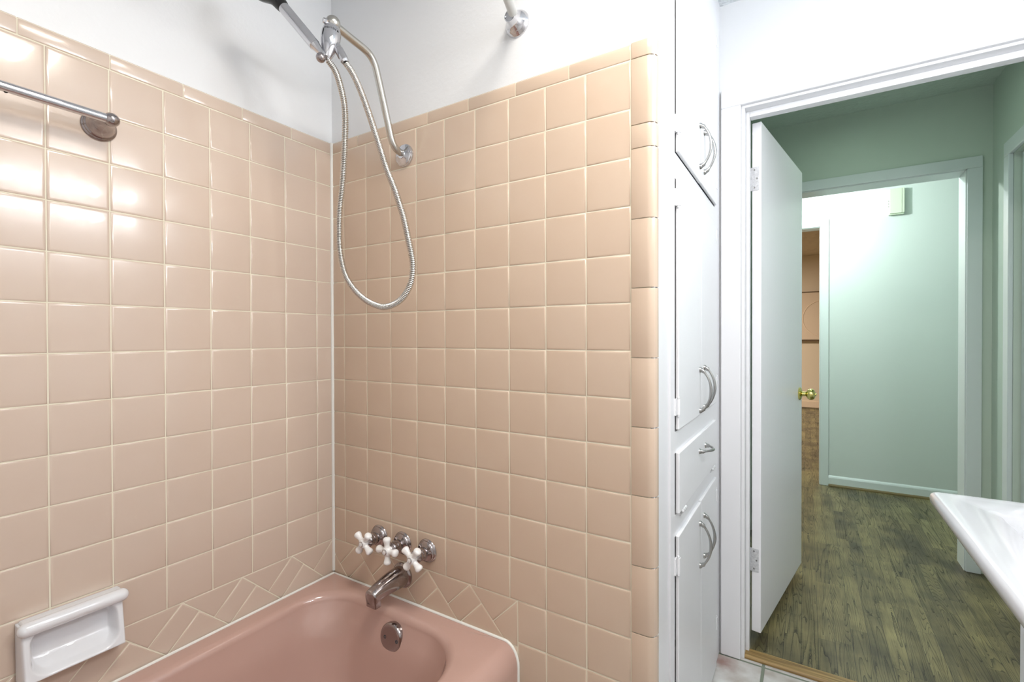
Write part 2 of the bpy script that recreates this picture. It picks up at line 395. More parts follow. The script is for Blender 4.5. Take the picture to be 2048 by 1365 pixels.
# bullnose column on the outer corner
R = .02; cp = [(XC+G/2, 0), (XC+G/2, .0022), (XC+G/2+.0008, .0032), (XC+G/2+.0025, .004)]
for k in range(11):
    an = PI/2*(1-k/10); cp.append((1.102-R+R*math.cos(an), .004-R+R*math.sin(an)))
cp.append((1.102, -.022))
jz = [1.868, 1.83, 1.68, 1.627, 1.468, 1.312, 1.154, .997, .841, .681, .527, .37, .215, .06, .0]
for b, a in zip(jz, jz[1:]): strip_tile(bm, lay, cp, a, b, lambda u, v, h: (u, -h+.002, v))
obj('trim_tile', bm, 'tile_warm_lit', wf, ang=70)
gb = B(0, 1.09, .0015, .02, 0, 1.866); obj('grout', gb, 'grout', wf, smooth=False)
bm = bmesh.new(); tube(bm, [(.0015, -.0015, .4), (.0012, -.0015, 1.2), (.0015, -.0012, 1.868)], .0055, 12)
struct('trim_1', bm, 'caulk', smooth=True)

# rest of the bathroom shell
struct('wall_right', B(2.12, 2.2, BACK-.1, .89, 0, CEIL), 'plaster')
struct('wall_back', B(-.12, 2.2, BACK-.12, BACK, 0, CEIL), 'plaster')
wd = B((.2, 1.182, .89, 1.01, 0, 2.45), (1.963, 2.3, .89, 1.01, 0, 2.45), (1.182, 1.963, .89, 1.01, 2.055, 2.45))
struct('wall_door', wd, 'plaster')
struct('ceiling', B(-.12, 2.2, BACK-.1, .89, CEIL, CEIL+.08), 'popcorn')

# bathroom floor: pale tiles with wide grout
fb = struct('floor', B(-.12, 2.2, BACK-.1, .897, -.06, -.0015), 'floorgrout')
bm = bmesh.new(); px_ = .305
xg = [1.2535+px_*k for k in range(-5, 4)]; yg = [.905-.335-px_*k for k in range(-1, 9)]
for a in xg:
    for b in yg:
        y1 = min(b+px_-.005, .893); y0 = b+.005
        if y1 > y0: box(bm, a+.005, min(a+px_-.005, 2.12), y0, y1, -.004, 0)
obj('floor_tile', bm, 'stone', fb, smooth=False, bevel=.0015)
bmt = bmesh.new()
prof = [(.893, 0), (.893, .006), (.900, .011), (.945, .011), (.952, .006), (.952, 0)]
loft(bmt, [[(x, y, z) for y, z in prof] for x in (1.168, 1.97)], True, True, True)
th = obj('threshold', bmt, 'oak', ang=20); tag(th, 'golden oak threshold strip between bathroom tile and dark hall boards', 'threshold')

# bathroom door frame: casing, jambs and stops
cas = bmesh.new()
def casing(bm, x0, x1, ztop, w, y, t=.018, s=-1):   # flat casing with eased inner step, around an opening seen from -y
    for a, b in ((x0-w, x0), (x1, x1+w)): box(bm, a, b, min(y, y+s*t), max(y, y+s*t), 0, ztop)
    box(bm, x0-w, x1+w, min(y, y+s*t), max(y, y+s*t), ztop, ztop+w)
casing(cas, 1.178, 1.967, 2.056, .068, .89)
struct('trim_2', cas, 'paint', bevel=.004)
jb = B((1.178, 1.19, .889, 1.011, 0, 2.047), (1.955, 1.967, .889, 1.011, 0, 2.047), (1.178, 1.967, .889, 1.011, 2.047, 2.058))
struct('trim_3', jb, 'paint', bevel=.002)
st = B((1.19, 1.202, .93, .967, 0, 2.047), (1.943, 1.955, .93, .967, 0, 2.047), (1.202, 1.943, .93, .967, 2.026, 2.047))
struct('trim_4', st, 'paint', bevel=.002)
cas = bmesh.new(); casing(cas, 1.178, 1.967, 2.056, .068, 1.01, s=1); struct('trim_5', cas, 'green_trim', bevel=.003)

# ------------------------------------------------------------ bathroom door leaf (open into the hall)
HX, HY = 1.2035, 1.002
ang = math.atan2(.76, .128)
dl = thing('door_1', loc=(HX, HY, 0), rotz=ang, kind='structure')
# local: +x along the leaf, -y is the face that looks at the bathroom side when open
dl['label'] = 'white flush bathroom door standing open into the hall'; dl['category'] = 'door'
W_, T_ = .768, .033
obj('door_panel', B(0, W_, -T_, 0, .052, 2.028), 'door_paint', dl, local=True, smooth=True, bevel=.0025)
for zc in (.332, 1.812):
    hb = bmesh.new(); box(hb, -.0026, -.0003, -.026, .012, zc-.045, zc+.045)
    hi = obj('hinge', hb, 'oldpaint', dl, local=True, bevel=.0008)
    for dz, dy in ((.034, -.009), (0, -.018), (-.034, -.009)):
        sb = bmesh.new(); lathe(sb, [(.0032, 0), (.0034, .0006), (.0018, .0006), (.001, .0001)], (-.0026, dy, zc+dz), (-1, 0, 0), 12)
        obj('screw', sb, 'pull', hi, local=True)
kn = bmesh.new(); kx = .768-.062
prof = [(.031, 0), (.032, .004), (.028, .008), (.018, .011), (.0115, .014), (.0105, .028), (.013, .031), (.022, .036), (.0275, .045), (.027, .056), (.022, .064), (.012, .068), (.006, .0685), (.006, .073), (.003, .074)]
lathe(kn, prof, (kx, -T_, .918), (0, -1, 0), 40)
obj('door_knob', kn, 'brass', dl, local=True, label='polished brass knob')
kn = bmesh.new(); lathe(kn, prof, (kx, 0, .918), (0, 1, 0), 32); obj('door_knob', kn, 'brass', dl, local=True, label='polished brass knob')

# ------------------------------------------------------------ hall and beyond
HC = 2.455
struct('floor_hall', B(-2.2, 4.2, .897, 8.6, -.06, 0), 'wood')
struct('wall_hall_left', B(.72, .8, 1.01, 2.22, 0, HC), 'green')
wr = B((2.17, 2.27, 1.01, 1.13, 0, HC), (2.17, 2.27, 1.93, 2.22, 0, HC), (2.17, 2.27, 1.13, 1.93, 2.02, HC))
struct('wall_hall_right', wr, 'green')
c = B((2.152, 2.17, 1.93, 1.995, 0, 2.02), (2.152, 2.17, 1.065, 1.13, 0, 2.02), (2.152, 2.17, 1.065, 1.995, 2.02, 2.085))
struct('trim_6', c, 'green_trim', bevel=.004)
d2 = thing('door_2', loc=(2.2, 1.93, 0), kind='structure'); d2['label'] = 'white door in the right hall wall'; d2['category'] = 'door'
obj('door_panel', B(2.195, 2.23, 1.135, 1.925, .01, 2.015), 'green_trim', d2, smooth=False)
struct('ceiling_hall', B(.72, 2.27, 1.01, 2.37, HC, HC+.06), 'green_ceiling')
# wall under construction of the cased opening
OX0, OX1, OZ, OY0, OY1 = 1.15, 2.074, 2.057, 2.220, 2.345
struct('wall_hall_front', B((-.6, OX0, OY0, OY1, 0, HC), (OX1, 3.2, OY0, OY1, 0, HC), (OX0, OX1, OY0, OY1, OZ, HC)), 'green')
c = bmesh.new(); casing(c, OX0+.012, OX1, OZ-.008, .058, OY0, .016); struct('trim_7', c, 'green_trim', bevel=.003)
c = B((OX0, OX0+.014, OY0-.002, OY1+.002, 0, OZ), (OX1-.004, OX1+.002, OY0-.002, OY1+.002, 0, OZ), (OX0, OX1, OY0-.002, OY1+.002, OZ-.012, OZ+.002))
struct('trim_8', c, 'green_trim', smooth=False)
# passage beyond the opening, with the far doorway
FY = 3.53
struct('wall_passage_front', B((-1.2, .72, FY, FY+.12, 0, HC), (1.482, 3.2, FY, FY+.12, 0, HC), (.72, 1.482, FY, FY+.12, 2.096, HC)), 'green_lit')
struct('wall_passage_left', B(-1.3, -1.2, OY1, FY+.12, 0, HC), 'green_lit')
struct('wall_passage_right', B(3.2, 3.3, OY0, FY+.12, 0, HC), 'green_lit')
struct('ceiling_passage', B(-1.3, 3.3, OY1, FY+.12, HC, HC+.06), 'green_ceiling')
c = bmesh.new(); casing(c, .732, 1.474, 2.088, .058, FY, .014); struct('trim_9', c, 'green_trim', bevel=.003)
c = B((1.470, 1.482, FY-.001, FY+.121, 0, 2.09), (.72, .732, FY-.001, FY+.121, 0, 2.09), (.72, 1.482, FY-.001, FY+.121, 2.084, 2.096))
struct('trim_10', c, 'green_trim', smooth=False)
bb = bmesh.new()
loft(bb, [[(x, FY-a, z) for a, z in ((0, .0), (.013, .0), (.013, .066), (.009, .076), (0, .084))] for x in (1.532, 3.2)], True, True, True)
struct('baseboard_front', bb, 'green_trim')
bb = bmesh.new()
loft(bb, [[(x, FY-.013-a, z) for a, z in ((0, 0), (.014, 0), (.013, .009), (.008, .015), (0, .017))] for x in (1.532, 3.2)], True, True, True)
struct('trim_11', bb, 'shoe')
# far room
struct('wall_far', B(-2.2, 4.2, 8.3, 8.4, 0, 2.55), 'beige')
struct('wall_far_left', B(-2.2, -2.1, FY+.12, 8.3, 0, 2.55), 'beige')
struct('wall_far_right', B(4.1, 4.2, FY+.12, 8.3, 0, 2.55), 'beige')
struct('wall_far_near', B((-2.1, .72, FY+.12, FY+.15, 0, 2.55), (1.482, 4.1, FY+.12, FY+.15, 0, 2.55), (.72, 1.482, FY+.12, FY+.15, 2.096, 2.55)), 'beige')
struct('ceiling_far', B(-2.2, 4.2, FY+.12, 8.4, 2.55, 2.6), 'beige_ceiling')
struct('baseboard_far', B(-2.1, 4.1, 8.28, 8.3, .02, .12), 'baseboard2')
ar = thing('wall_art', 'large tan canvas with a faint circle hanging in the far room', 'artwork', (1.6, 8.27, 1.15))
obj('canvas', B(.7, 2.4, 8.25, 8.295, 1.15, 1.93), 'canvas', ar, smooth=False)
tb = bmesh.new(); tube(tb, [(1.62+.30*math.cos(a/24*PI), 8.249, 1.50+.30*math.sin(a/24*PI)) for a in range(49)], .004, 6, cap=False)
obj('circle_line', tb, 'baseboard2', ar)
obj('dark_edge', B((.7, 2.4, 8.262, 8.296, 1.935, 1.95), (.7, 2.4, 8.262, 8.296, 1.115, 1.145)), 'canvasedge', ar, smooth=False)  # dark strips along the top and bottom of the canvas

# door chime box
ch = thing('door_chime', 'pale green door chime box high on the bright passage wall', 'door chime', (1.958, FY, 2.115))
obj('back_box', B(1.909, 1.999, FY-.030, FY, 2.118, 2.314), 'chime', ch, bevel=.002)
obj('cover', B((1.913, 1.984, FY-.042, FY-.030, 2.126, 2.310), (1.986, 1.999, FY-.042, FY-.030, 2.126, 2.310)), 'chime', ch, bevel=.0015)
vb = bmesh.new()
for z in (2.225, 2.205, 2.185): box(vb, 1.9083, 1.9095, FY-.022, FY-.008, z-.005, z+.005)
obj('vent_slot', vb, 'hole', ch, smooth=False)

# ------------------------------------------------------------ linen cabinet
FX = 1.104
struct('trim_12', B(1.04, 1.0995, .0225, .127, 0, CEIL), 'paint', bevel=.0015)
lc = thing('linen_cabinet', 'tall white built-in linen cabinet between tiled wall and doorway', 'cabinet', (FX, .5, 0))
body = B((.5, .519, .131, .885, 0, CEIL-.002), (.52, FX-.021, .131, .145, 0, CEIL-.002), (.52, FX-.021, .871, .885, 0, CEIL-.002))
Y0, Y1 = .178, .765; SEAM = .474
fr = bmesh.new()
secs = [(1.668, 2.335), (.965, 1.602), (.752, .908), (.018, .696)]
box(fr, FX-.02, FX, .1275, Y0-.009, 0, CEIL); box(fr, FX-.02, FX, Y1+.002, .889, 0, CEIL)
edges = [0, .018, .6945, .748, .9065, .961, 1.601, 1.6645, 2.334, CEIL]
for a, b in zip(edges[::2], edges[1::2]): box(fr, FX-.02, FX, Y0-.009, Y1+.002, a, b)
for v in body.verts: pass
me_ = bpy.data.meshes.new('tmp'); fr.to_mesh(me_); body.from_mesh(me_); fr.free()
obj('body', body, 'paint', lc, smooth=True)
def leafy(y0, y1, z0, z1, name='door', t=.0085):
    return obj(name, B(FX-.0008, FX+t, y0, y1, z0, z1), 'paint', lc, bevel=.003)
def pull(parent, y, z0, z1, horizontal=False):
    bm = bmesh.new(); L_ = z1-z0; n = 26; pts = []; rad = []
    x0 = FX+.0085
    for i in range(n+1):
        t = i/n; s = t if not horizontal else t
        out = .029*max(0, math.sin(PI*t))**.62 if .0 < t < 1 else 0
        w_ = .0062 if t < .04 or t > .96 else (.0034 + .0014*math.exp(-((t-.5)/.16)**2))
        pts.append((x0+.003+out, y+(t-.5)*L_, z0) if horizontal else (x0+.003+out, y, z0+L_*t)); rad.append(w_)
    tube(bm, pts, rad, 12)
    for t in (0, 1):
        c = (x0, y+(t-.5)*L_, z0) if horizontal else (x0, y, z0+L_*t)
        lathe(bm, [(.0085, 0), (.0085, .0025), (.0065, .006), (.004, .008)], c, (1, 0, 0), 16)
    return obj('handle', bm, 'pull', parent, label='satin chrome arched pull')
def hinge(parent, y, z, s=1):
    bm = bmesh.new()
    box(bm, FX-.001, FX+.0035, y-s*.014 if s > 0 else y, y if s > 0 else y+.014, z-.021, z+.021)
    box(bm, FX+.008, FX+.0105, y if s > 0 else y-.012, y+.012 if s > 0 else y, z-.018, z+.018)
    tube(bm, [(FX+.007, y, z-.02), (FX+.007, y, z+.02)], .0042, 12)
    for e in (-1, 1): ball(bm, (FX+.007, y, z+e*.023), .0036, 10)
    return obj('hinge', bm, 'paint', parent, bevel=0)
hz = {0: (1.737, 2.262), 1: (1.552, 1.024), 3: (.62, .10)}
hzr = {0: (1.745, 2.25), 1: (1.56, 1.04), 3: (.635, .175)}
hp = {0: (1.712, 1.834), 1: (.979, 1.102), 3: (.511, .638)}
for i, (z0, z1) in enumerate(secs):
    if i == 2: continue
    dA = leafy(Y0, SEAM-.0012, z0, z1); dB = leafy(SEAM+.0012, Y1, z0+.002, z1+.003)
    pull(dA, .449, *hp[i]); pull(dB, .517, hp[i][0]+.003, hp[i][1]+.003)
    for z in hz[i]: hinge(dA, Y0, z, 1)
    for z in hzr[i]: hinge(dB, Y1, z, -1)
dr = leafy(Y0, Y1-.02, .752, .908, 'drop_front', .0095)
pull(dr, .487, .858, .858+.095, True)
for y in (.235, .695):
    bm = bmesh.new(); tube(bm, [(FX+.008, y-.016, .748), (FX+.008, y+.016, .748)], .006, 14); box(bm, FX-.001, FX+.004, y-.018, y+.018, .735, .75)
    for e in (-1, 1): ball(bm, (FX+.008, y+e*.018, .748), .005, 10)
    obj('hinge', bm, 'oldpaint', dr)

# ------------------------------------------------------------ bathtub
RZ = .392; TX = .745
tubo = thing('bathtub', 'pink enamel bathtub against the beige tiled walls', 'bathtub', (TX/2, BACK/2, 0))
def rr(x0, x1, y0, y1, r, z, nc=12, ns=8, rs=None):
    pts = []; rs = rs or (r, r, r, r)     # corners: (x1,y1) (x0,y1) (x0,y0) (x1,y0)
    cs = [((x1, y1), 0, (-1, -1)), ((x0, y1), 1, (1, -1)), ((x0, y0), 2, (1, 1)), ((x1, y0), 3, (-1, 1))]
    arcs = []
    for (c, q, (sx, sy)), r_ in zip(cs, rs):
        cx, cy = c[0]+sx*r_, c[1]+sy*r_
        arcs.append([(cx+r_*math.cos(PI/2*(q+k/nc)), cy+r_*math.sin(PI/2*(q+k/nc))) for k in range(nc+1)])
    for i in range(4):
        pts += arcs[i]; a, b = arcs[i][-1], arcs[(i+1) % 4][0]
        for k in range(1, ns): pts.append((a[0]+(b[0]-a[0])*k/ns, a[1]+(b[1]-a[1])*k/ns))
    return [(p[0], p[1], z(p[0], p[1]) if callable(z) else z) for p in pts]
EY = -.002; WY = BACK+.002
bm = bmesh.new(); rings = []
# outside, up the apron, over the rounded front edge
rings.append(rr(.002, TX, WY, EY, .004, .02))
rings.append(rr(.002, TX, WY, EY, .004, .335))
for k in range(1, 8):
    an = PI/2*k/7; rings.append(rr(.002, TX-.042*(1-math.cos(an)), WY, EY, .004, .335+(RZ-.335)*math.sin(an)))
# inner opening: rim, rolled edge, side walls, floor
IX0, IX1, IY0, IY1 = .062, .648, WY+.10, -.060
rings.append(rr(IX0-.012, IX1+.012, IY0-.015, IY1+.012, .14, RZ+.0005, rs=(.17, .13, .15, .17)))
for k in range(1, 7):
    an = PI/2*k/6; o_ = .022*math.sin(an); dz = .026*(1-math.cos(an))
    rings.append(rr(IX0-.012+o_, IX1+.012-o_, IY0-.015+o_, IY1+.012-o_*.9, .14, RZ-dz, rs=(.17-o_*.5, .13-o_*.5, .15, .17-o_*.5)))
for dz, ins, e1, e0 in ((.06, .016, .020, .03), (.12, .028, .035, .07), (.20, .042, .052, .13), (.26, .056, .070, .18), (.295, .080, .095, .215), (.315, .115, .13, .25), (.322, .16, .18, .30)):
    rings.append(rr(IX0+.010+ins, IX1-.010-ins, IY0+.02+e0, IY1-.008-e1, min(.13, (IX1-IX0-.02-2*ins)/2-.02), RZ-dz))
loft(bm, rings, True, False, True)
obj('basin', bm, 'tub', tubo, ang=60)
# white caulk bead where tub meets tile
bm = bmesh.new(); tube(bm, [(.0065, WY, RZ+.001), (.0065, -.8, RZ+.001), (.0065, -.006, RZ+.001), (.2, -.003, RZ+.001), (TX-.042, -.003, RZ+.001)]+[(TX-.042*(1-math.sin(PI/2*k/8)), -.003, .335+(RZ-.335)*math.cos(PI/2*k/8)+.001) for k in range(1, 9)]+[(TX+.001, -.003, .1), (TX+.001, -.003, .0)], .0040, 10)
obj('caulk', bm, 'caulk', tubo, label='white caulk bead')
# overflow plate with two screws
ov = bmesh.new(); oc = Vector((.366, -.0835, .331)); on = Vector((0, -1, .12)).normalized()
lathe(ov, [(.041, -.012), (.042, .0), (.0412, .004), (.0395, .0068), (.037, .0082), (.03, .0090), (.012, .0095), (.002, .0096)], oc, on, 48)
op = obj('overflow_plate', ov, 'darkchrome', tubo, label='round chrome overflow plate')
for dx in (-.019, .027):
    sb = bmesh.new(); lathe(sb, [(.0050, .0085), (.0050, .0098), (.0044, .0103), (.0030, .0094), (.0012, .0090)], oc+Vector((dx, 0, 0)), on, 16); obj('screw', sb, 'groove', op)

# ------------------------------------------------------------ taps and spout
tc = thing('tub_faucet', 'chrome three-handle tub faucet with white porcelain cross handles', 'faucet', (.33, 0, .47))
def handle(x, rot):
    z = .568
    bm = bmesh.new(); ax = (0, -1, 0)
    lathe(bm, [(.0335, 0), (.035, .003), (.0335, .006), (.031, .008), (.0305, .0105), (.0285, .013), (.024, .015), (.019, .0165), (.017, .018), (.0175, .021), (.0175, .031), (.0185, .032), (.0185, .034), (.0165, .035), (.0165, .044), (.0185, .046), (.0195, .049), (.0185, .052), (.0135, .0545), (.011, .057), (.010, .060)], (x, 0, z), ax, 40)
    obj('valve_stem', bm, 'darkchrome', tc)
    bm = bmesh.new(); c = Vector((x, -.0665, z))
    lathe(bm, [(.008, -.0105), (.0125, -.009), (.0145, -.004), (.0145, .003), (.0125, .008), (.007, .0105)], c, ax, 28)
    for k in range(4):
        a = rot+k*PI/2; dv = Vector((math.cos(a), 0, math.sin(a)))
        prof = [(.0105, .002), (.0092, .009), (.0078, .015), (.0080, .020), (.0096, .026), (.0113, .031), (.0116, .034), (.0105, .0375), (.0074, .0398), (.002, .0406)]
        lathe(bm, prof, c, dv, 20)
    hx = obj('cross_handle', bm, 'porcelain', tc, label='white porcelain cross handle', ang=60)
    bm = bmesh.new(); lathe(bm, [(.0085, .0), (.0085, .0022), (.0072, .003), (.0066, .0022)], (x, -.0765, z), ax, 24)
    obj('retaining_ring', bm, 'chrome', hx)
    bm = bmesh.new(); lathe(bm, [(.0064, 0), (.0062, .0026), (.003, .0036), (.0008, .0037)], (x, -.0765, z), ax, 20)
    bc = obj('index_button', bm, 'porcelain', hx)
handle(.228, math.radians(52)); handle(.330, math.radians(2)); handle(.430, math.radians(52))
# spout: loft of softly squared sections along a drooping path
sp = bmesh.new(); path = [(.0, .470, .031, .031), (-.012, .470, .031, .031), (-.03, .4695, .0298, .0305), (-.055, .4690, .0272, .0282), (-.08, .4670, .0248, .0255), (-.102, .4635, .0228, .0232), (-.118, .4595, .0216, .0218), (-.126, .4560, .0212, .0222)]
rings = []
def sect(cx, c, nrm, rx, rz, n=36, ex=2.8):
    nrm = Vector(nrm).normalized(); X = Vector((1, 0, 0)); Zv = nrm.cross(X).normalized()
    if Zv.z < 0: Zv = -Zv
    r_ = []
    for k in range(n):
        a = 2*PI*k/n; ca, sa = math.cos(a), math.sin(a)
        px = rx*math.copysign(abs(ca)**(2/ex), ca); pz = rz*math.copysign(abs(sa)**(2/ex), sa)
        r_.append(c+X*px+Zv*pz)
    return r_
cxs = .330
for i, (y, z, rx, rz) in enumerate(path):
    rings.append(sect(cxs, Vector((cxs, y, z)), (0, -1, -.14*(i/7)), rx, rz, ex=2+.1*i))
rings.append(sect(cxs, Vector((cxs, -.1305, .4545)), (0, -1, -.12), .0204, .0212, ex=3))
rings.append(sect(cxs, Vector((cxs, -.1325, .4540)), (0, -1, -.12), .0185, .0190, ex=3))
loft(sp, rings, True, True, True)
bo = obj('spout', sp, 'darkchrome', tc, ang=45)
bm = bmesh.new(); lathe(bm, [(.036, 0), (.038, .003), (.0375, .007), (.034, .010), (.031, .0115)], (cxs, 0, .470), (0, -1, 0), 40); obj('spout_flange', bm, 'darkchrome', tc)
bm = bmesh.new(); box(bm, cxs-.0195, cxs+.0195, -.1305, -.106, .427, .452); obj('spout_outlet', bm, 'darkchrome', tc, bevel=.004)
bm = bmesh.new(); ball(bm, (cxs+.016, -.066, .458), .010, 20, (.5, 2.0, .9)); obj('diverter_boss', bm, 'darkchrome', tc)
bm = bmesh.new(); tube(bm, [(cxs+.004, -.03, .4985), (cxs+.004, -.07, .4930), (cxs+.004, -.105, .4850)], [.003, .0035, .002], 10); obj('spout_ridge', bm, 'chrome', tc)

# ------------------------------------------------------------ soap dish (height field over its face, plus the grab roll)
sd = thing('soap_dish', 'white ceramic soap dish with grab roll on left wall tiles', 'soap dish', (0, -.685, .50))
bm = bmesh.new(); SY0, SY1, SZ0, SZ1 = -.777, -.602, .492, .612; NU, NV = 96, 70
def sm(a, b, t):
    t = min(1, max(0, (t-a)/(b-a))); return t*t*(3-2*t)
def dish_h(u, v):
    wd_, ht = SY1-SY0, SZ1-SZ0
    w_ = (v-SZ0)/ht
    edge = min(u-SY0, SY1-u, SZ1-v, (v-SZ0)); rim = .050-.022*w_
    rcx = max(abs(u-(SY0+SY1)/2)-(wd_/2-.014-.030), 0); rcy = max(abs(v-(SZ0+.057))-(.048-.030), 0)
    dist = .030-math.hypot(rcx, rcy)          # >0 inside recess
    fl = .007+.030*(1-sm(.002, .034, v-SZ0-.008))
    fl += .0008*math.sin((u-SY0)*150)*sm(.0, .01, v-SZ0-.008)*(1-sm(.03, .05, v-SZ0)) if .0 < v-SZ0 < .05 else 0
    k = sm(-.001, .010, dist)
    h_ = rim*(1-k)+min(fl, rim)*k
    e = max(0, min(1, edge/.006)); h_ *= math.sqrt(max(0, 1-(1-e)**2))*.94+.06
    return max(h_, .0008)
grid = [[bm.verts.new((dish_h(SY0+(SY1-SY0)*i/NU, SZ0+(SZ1-SZ0)*j/NV), SY0+(SY1-SY0)*i/NU, SZ0+(SZ1-SZ0)*j/NV)) for i in range(NU+1)] for j in range(NV+1)]
for j in range(NV):
    for i in range(NU): bm.faces.new((grid[j][i], grid[j][i+1], grid[j+1][i+1], grid[j+1][i]))
obj('dish_body', bm, 'dish', sd, ang=80)
bm = bmesh.new(); pts = []; rad = []
for k in range(7): a = PI/2*k/6; pts.append((.030, SY0-.004-.002+.014*(1-math.sin(a+1e-3)) if False else SY0+.010-.014*math.cos(a), .603)); rad.append(max(.0004, .0145*math.sin(a)))
for k in range(6, -1, -1): a = PI/2*k/6; pts.append((.030, SY1-.006+.014*math.cos(a), .603)); rad.append(max(.0004, .0145*math.sin(a)))
tube(bm, pts, rad, 24)
obj('grab_roll', bm, 'dish', sd, ang=80)
obj('top_ledge', B(.0, .033, SY0+.004, SY1-.002, .596, .6165), 'dish', sd, bevel=.005)

# ------------------------------------------------------------ towel bar
tbv = thing('towel_bar', 'chrome towel bar mounted across the upper left wall tiles', 'towel bar', (0, -.93, 1.69))
def post(y):
    bm = bmesh.new(); lathe(bm, [(.033, 0), (.0335, .003), (.032, .0055), (.0305, .0065), (.0300, .0095), (.0285, .011), (.0270, .0125), (.0265, .015), (.019, .026), (.0135, .036), (.0105, .047), (.010, .055)], (0, y, 1.69), (1, 0, 0), 48)
    obj('mounting_post', bm, 'darkchrome', tbv)
    s = 1 if y > -.9 else -1
    bm = bmesh.new(); ball(bm, (.066, y+s*.002, 1.69), .0148, 28, (1, 1.05, 1)); obj('end_cap', bm, 'darkchrome', tbv)
post(-.632); post(-1.242)
bm = bmesh.new(); tube(bm, [(.066, -.640, 1.69), (.066, -.94, 1.69), (.066, -1.234, 1.69)], .0100, 32); rb = obj('rail', bm, 'chrome', tbv)
bm = bmesh.new(); lathe(bm, [(.003, 0), (.003, .0018)], (.066, -.795, 1.6815), (.3, 0, -1), 16); obj('set_screw', bm, 'hole', tbv)

# ------------------------------------------------------------ curved shower rod
ro = thing('shower_rod', 'curved grey shower curtain rod set in a chrome wall flange', 'shower rod', (.743, 0, 2.02))
Rr = .762/math.sin(math.radians(20)); ccx = .743-Rr*math.cos(math.radians(20))
bm = bmesh.new()
tube(bm, [(ccx+Rr*math.cos(math.radians(20)*(1-2*k/40)), -.003-.762+.762*math.sin(math.radians(20)*(1-2*k/40))/math.sin(math.radians(20)), 2.02) for k in range(1, 40)], .0118, 24)
obj('rod', bm, mat('grey_rod', (196, 198, 196), .35, .35), ro)
dv = Vector((math.sin(math.radians(14)), -1, 0)).normalized()
fp = [(.0345, -.004), (.0350, .001), (.0335, .005), (.0315, .007), (.0305, .010), (.027, .013), (.021, .018), (.0175, .026), (.0160, .036), (.0155, .040), (.0135, .0405), (.012, .038)]
bm = bmesh.new(); lathe(bm, fp, (.743, .006, 2.02), (0, -1, 0), 48); obj('wall_flange', bm, 'chrome', ro)
bm = bmesh.new(); lathe(bm, fp, (.743, BACK, 2.02), (0, 1, 0), 32); obj('wall_flange', bm, 'chrome', ro)

# ------------------------------------------------------------ shower arm, bracket, hand shower, hose
sh = thing('wall_shower', 'bent brushed shower pipe with chrome bracket on the tub end wall', 'shower', (.342, 0, 1.757))
bm = bmesh.new(); P = [(.342, .0, 1.757), (.342, -.016, 1.760), (.342, -.036, 1.767), (.342, -.050, 1.782), (.342, -.059, 1.806), (.342, -.085, 1.888), (.342, -.108, 1.958), (.342, -.117, 1.979), (.342, -.131, 1.994), (.342, -.152, 2.002), (.342, -.20, 2.008), (.345, -.250, 2.012)]
tube(bm, cat(P, 6), .0102, 24); obj('pipe', bm, 'nickel', sh)
bm = bmesh.new(); lathe(bm, [(.0335, -.002), (.0342, .002), (.0335, .005), (.0320, .006), (.0315, .009), (.030, .0105), (.022, .013), (.0135, .016), (.0125, .018)], (.345, .0, 1.7555), (0, -1, 0), 48); obj('wall_flange', bm, 'chrome', sh)
bm = bmesh.new(); ball(bm, (.350, -.262, 2.010), .0185, 32); obj('ball_joint', bm, 'nickel', sh)
ax = Vector((.353, -.280, 1.913))-Vector((.3495, -.264, 2.000)); L_ = ax.length; axn = ax.normalized()
bm = bmesh.new(); o0 = Vector((.3495, -.264, 2.000))
lathe(bm, [(.0190, .004), (.0208, .006), (.0216, .011), (.0218, .0135)], o0, axn, 40); cnb = bm
bm = bmesh.new(); lathe(bm, [(.0205, .0135), (.0232, .0155), (.0240, .022), (.0240, .036), (.0228, .048), (.0195, .062), (.0150, .076), (.0105, .088), (.0055, .096), (.002, .099)], o0, axn, 40); hb = obj('bracket', bm, 'chrome', sh, label='chrome hanging bracket'); obj('collar_nut', cnb, 'chrome', hb)
bm = bmesh.new(); lathe(bm, [(.0062, 0), (.0066, .002), (.0066, .010), (.0050, .0118)], (.352, -.280, 2.004), (-.25, -1, -.1), 6); obj('clamp_screw', bm, 'chrome', hb, ang=20)
n0, n1 = Vector((.366, -.263, 1.947)), Vector((.392, -.256, 1.898)); nd = n1-n0
bm = bmesh.new(); lathe(bm, [(.0085, -.004), (.0098, .002), (.0098, .012), (.0112, .014), (.0118, .040), (.0112, nd.length-.006), (.0085, nd.length-.001)], n0, nd, 12); hn = obj('hose_nut', bm, 'chrome', hb, ang=20)
# engraved word round the top of the bracket
def lettering():
    cu = bpy.data.curves.new('lettering', 'FONT'); cu.body = 'TIGHTEN \u25B6'; cu.size = .0068; cu.extrude = 0.00012; cu.resolution_u = 2; cu.space_character = 1.12
    to = bpy.data.objects.new('lettering_tmp', cu); COL.objects.link(to)
    dg = bpy.context.evaluated_depsgraph_get(); me = bpy.data.meshes.new_from_object(to.evaluated_get(dg)); bpy.data.objects.remove(to)
    bm = bmesh.new(); bm.from_mesh(me)
    z = -axn; camd = Vector((1.388, -1.063, 1.2))-o0; fwd = (camd-z*camd.dot(z)).normalized(); side = z.cross(fwd)
    w_ = max(v.co.x for v in bm.verts); r_ = .02425
    for v in bm.verts:
        a = (v.co.x-w_*.52)/r_; rad = fwd*math.cos(a)+side*math.sin(a)
        v.co = o0+axn*(.0245-v.co.y)+rad*(r_+v.co.z)
    obj('lettering', bm, 'black', hb, smooth=False, label='black engraved word TIGHTEN')
lettering()
hs = thing('hand_shower', 'chrome hand shower handle with black head end in its bracket', 'hand shower', (.34, -.30, 1.93))
a_, b_ = Vector((.357, -.291, 1.906)), Vector((.267, -.345, 2.033)); d_ = (b_-a_).normalized()
bm = bmesh.new(); Lh = (b_-a_).length
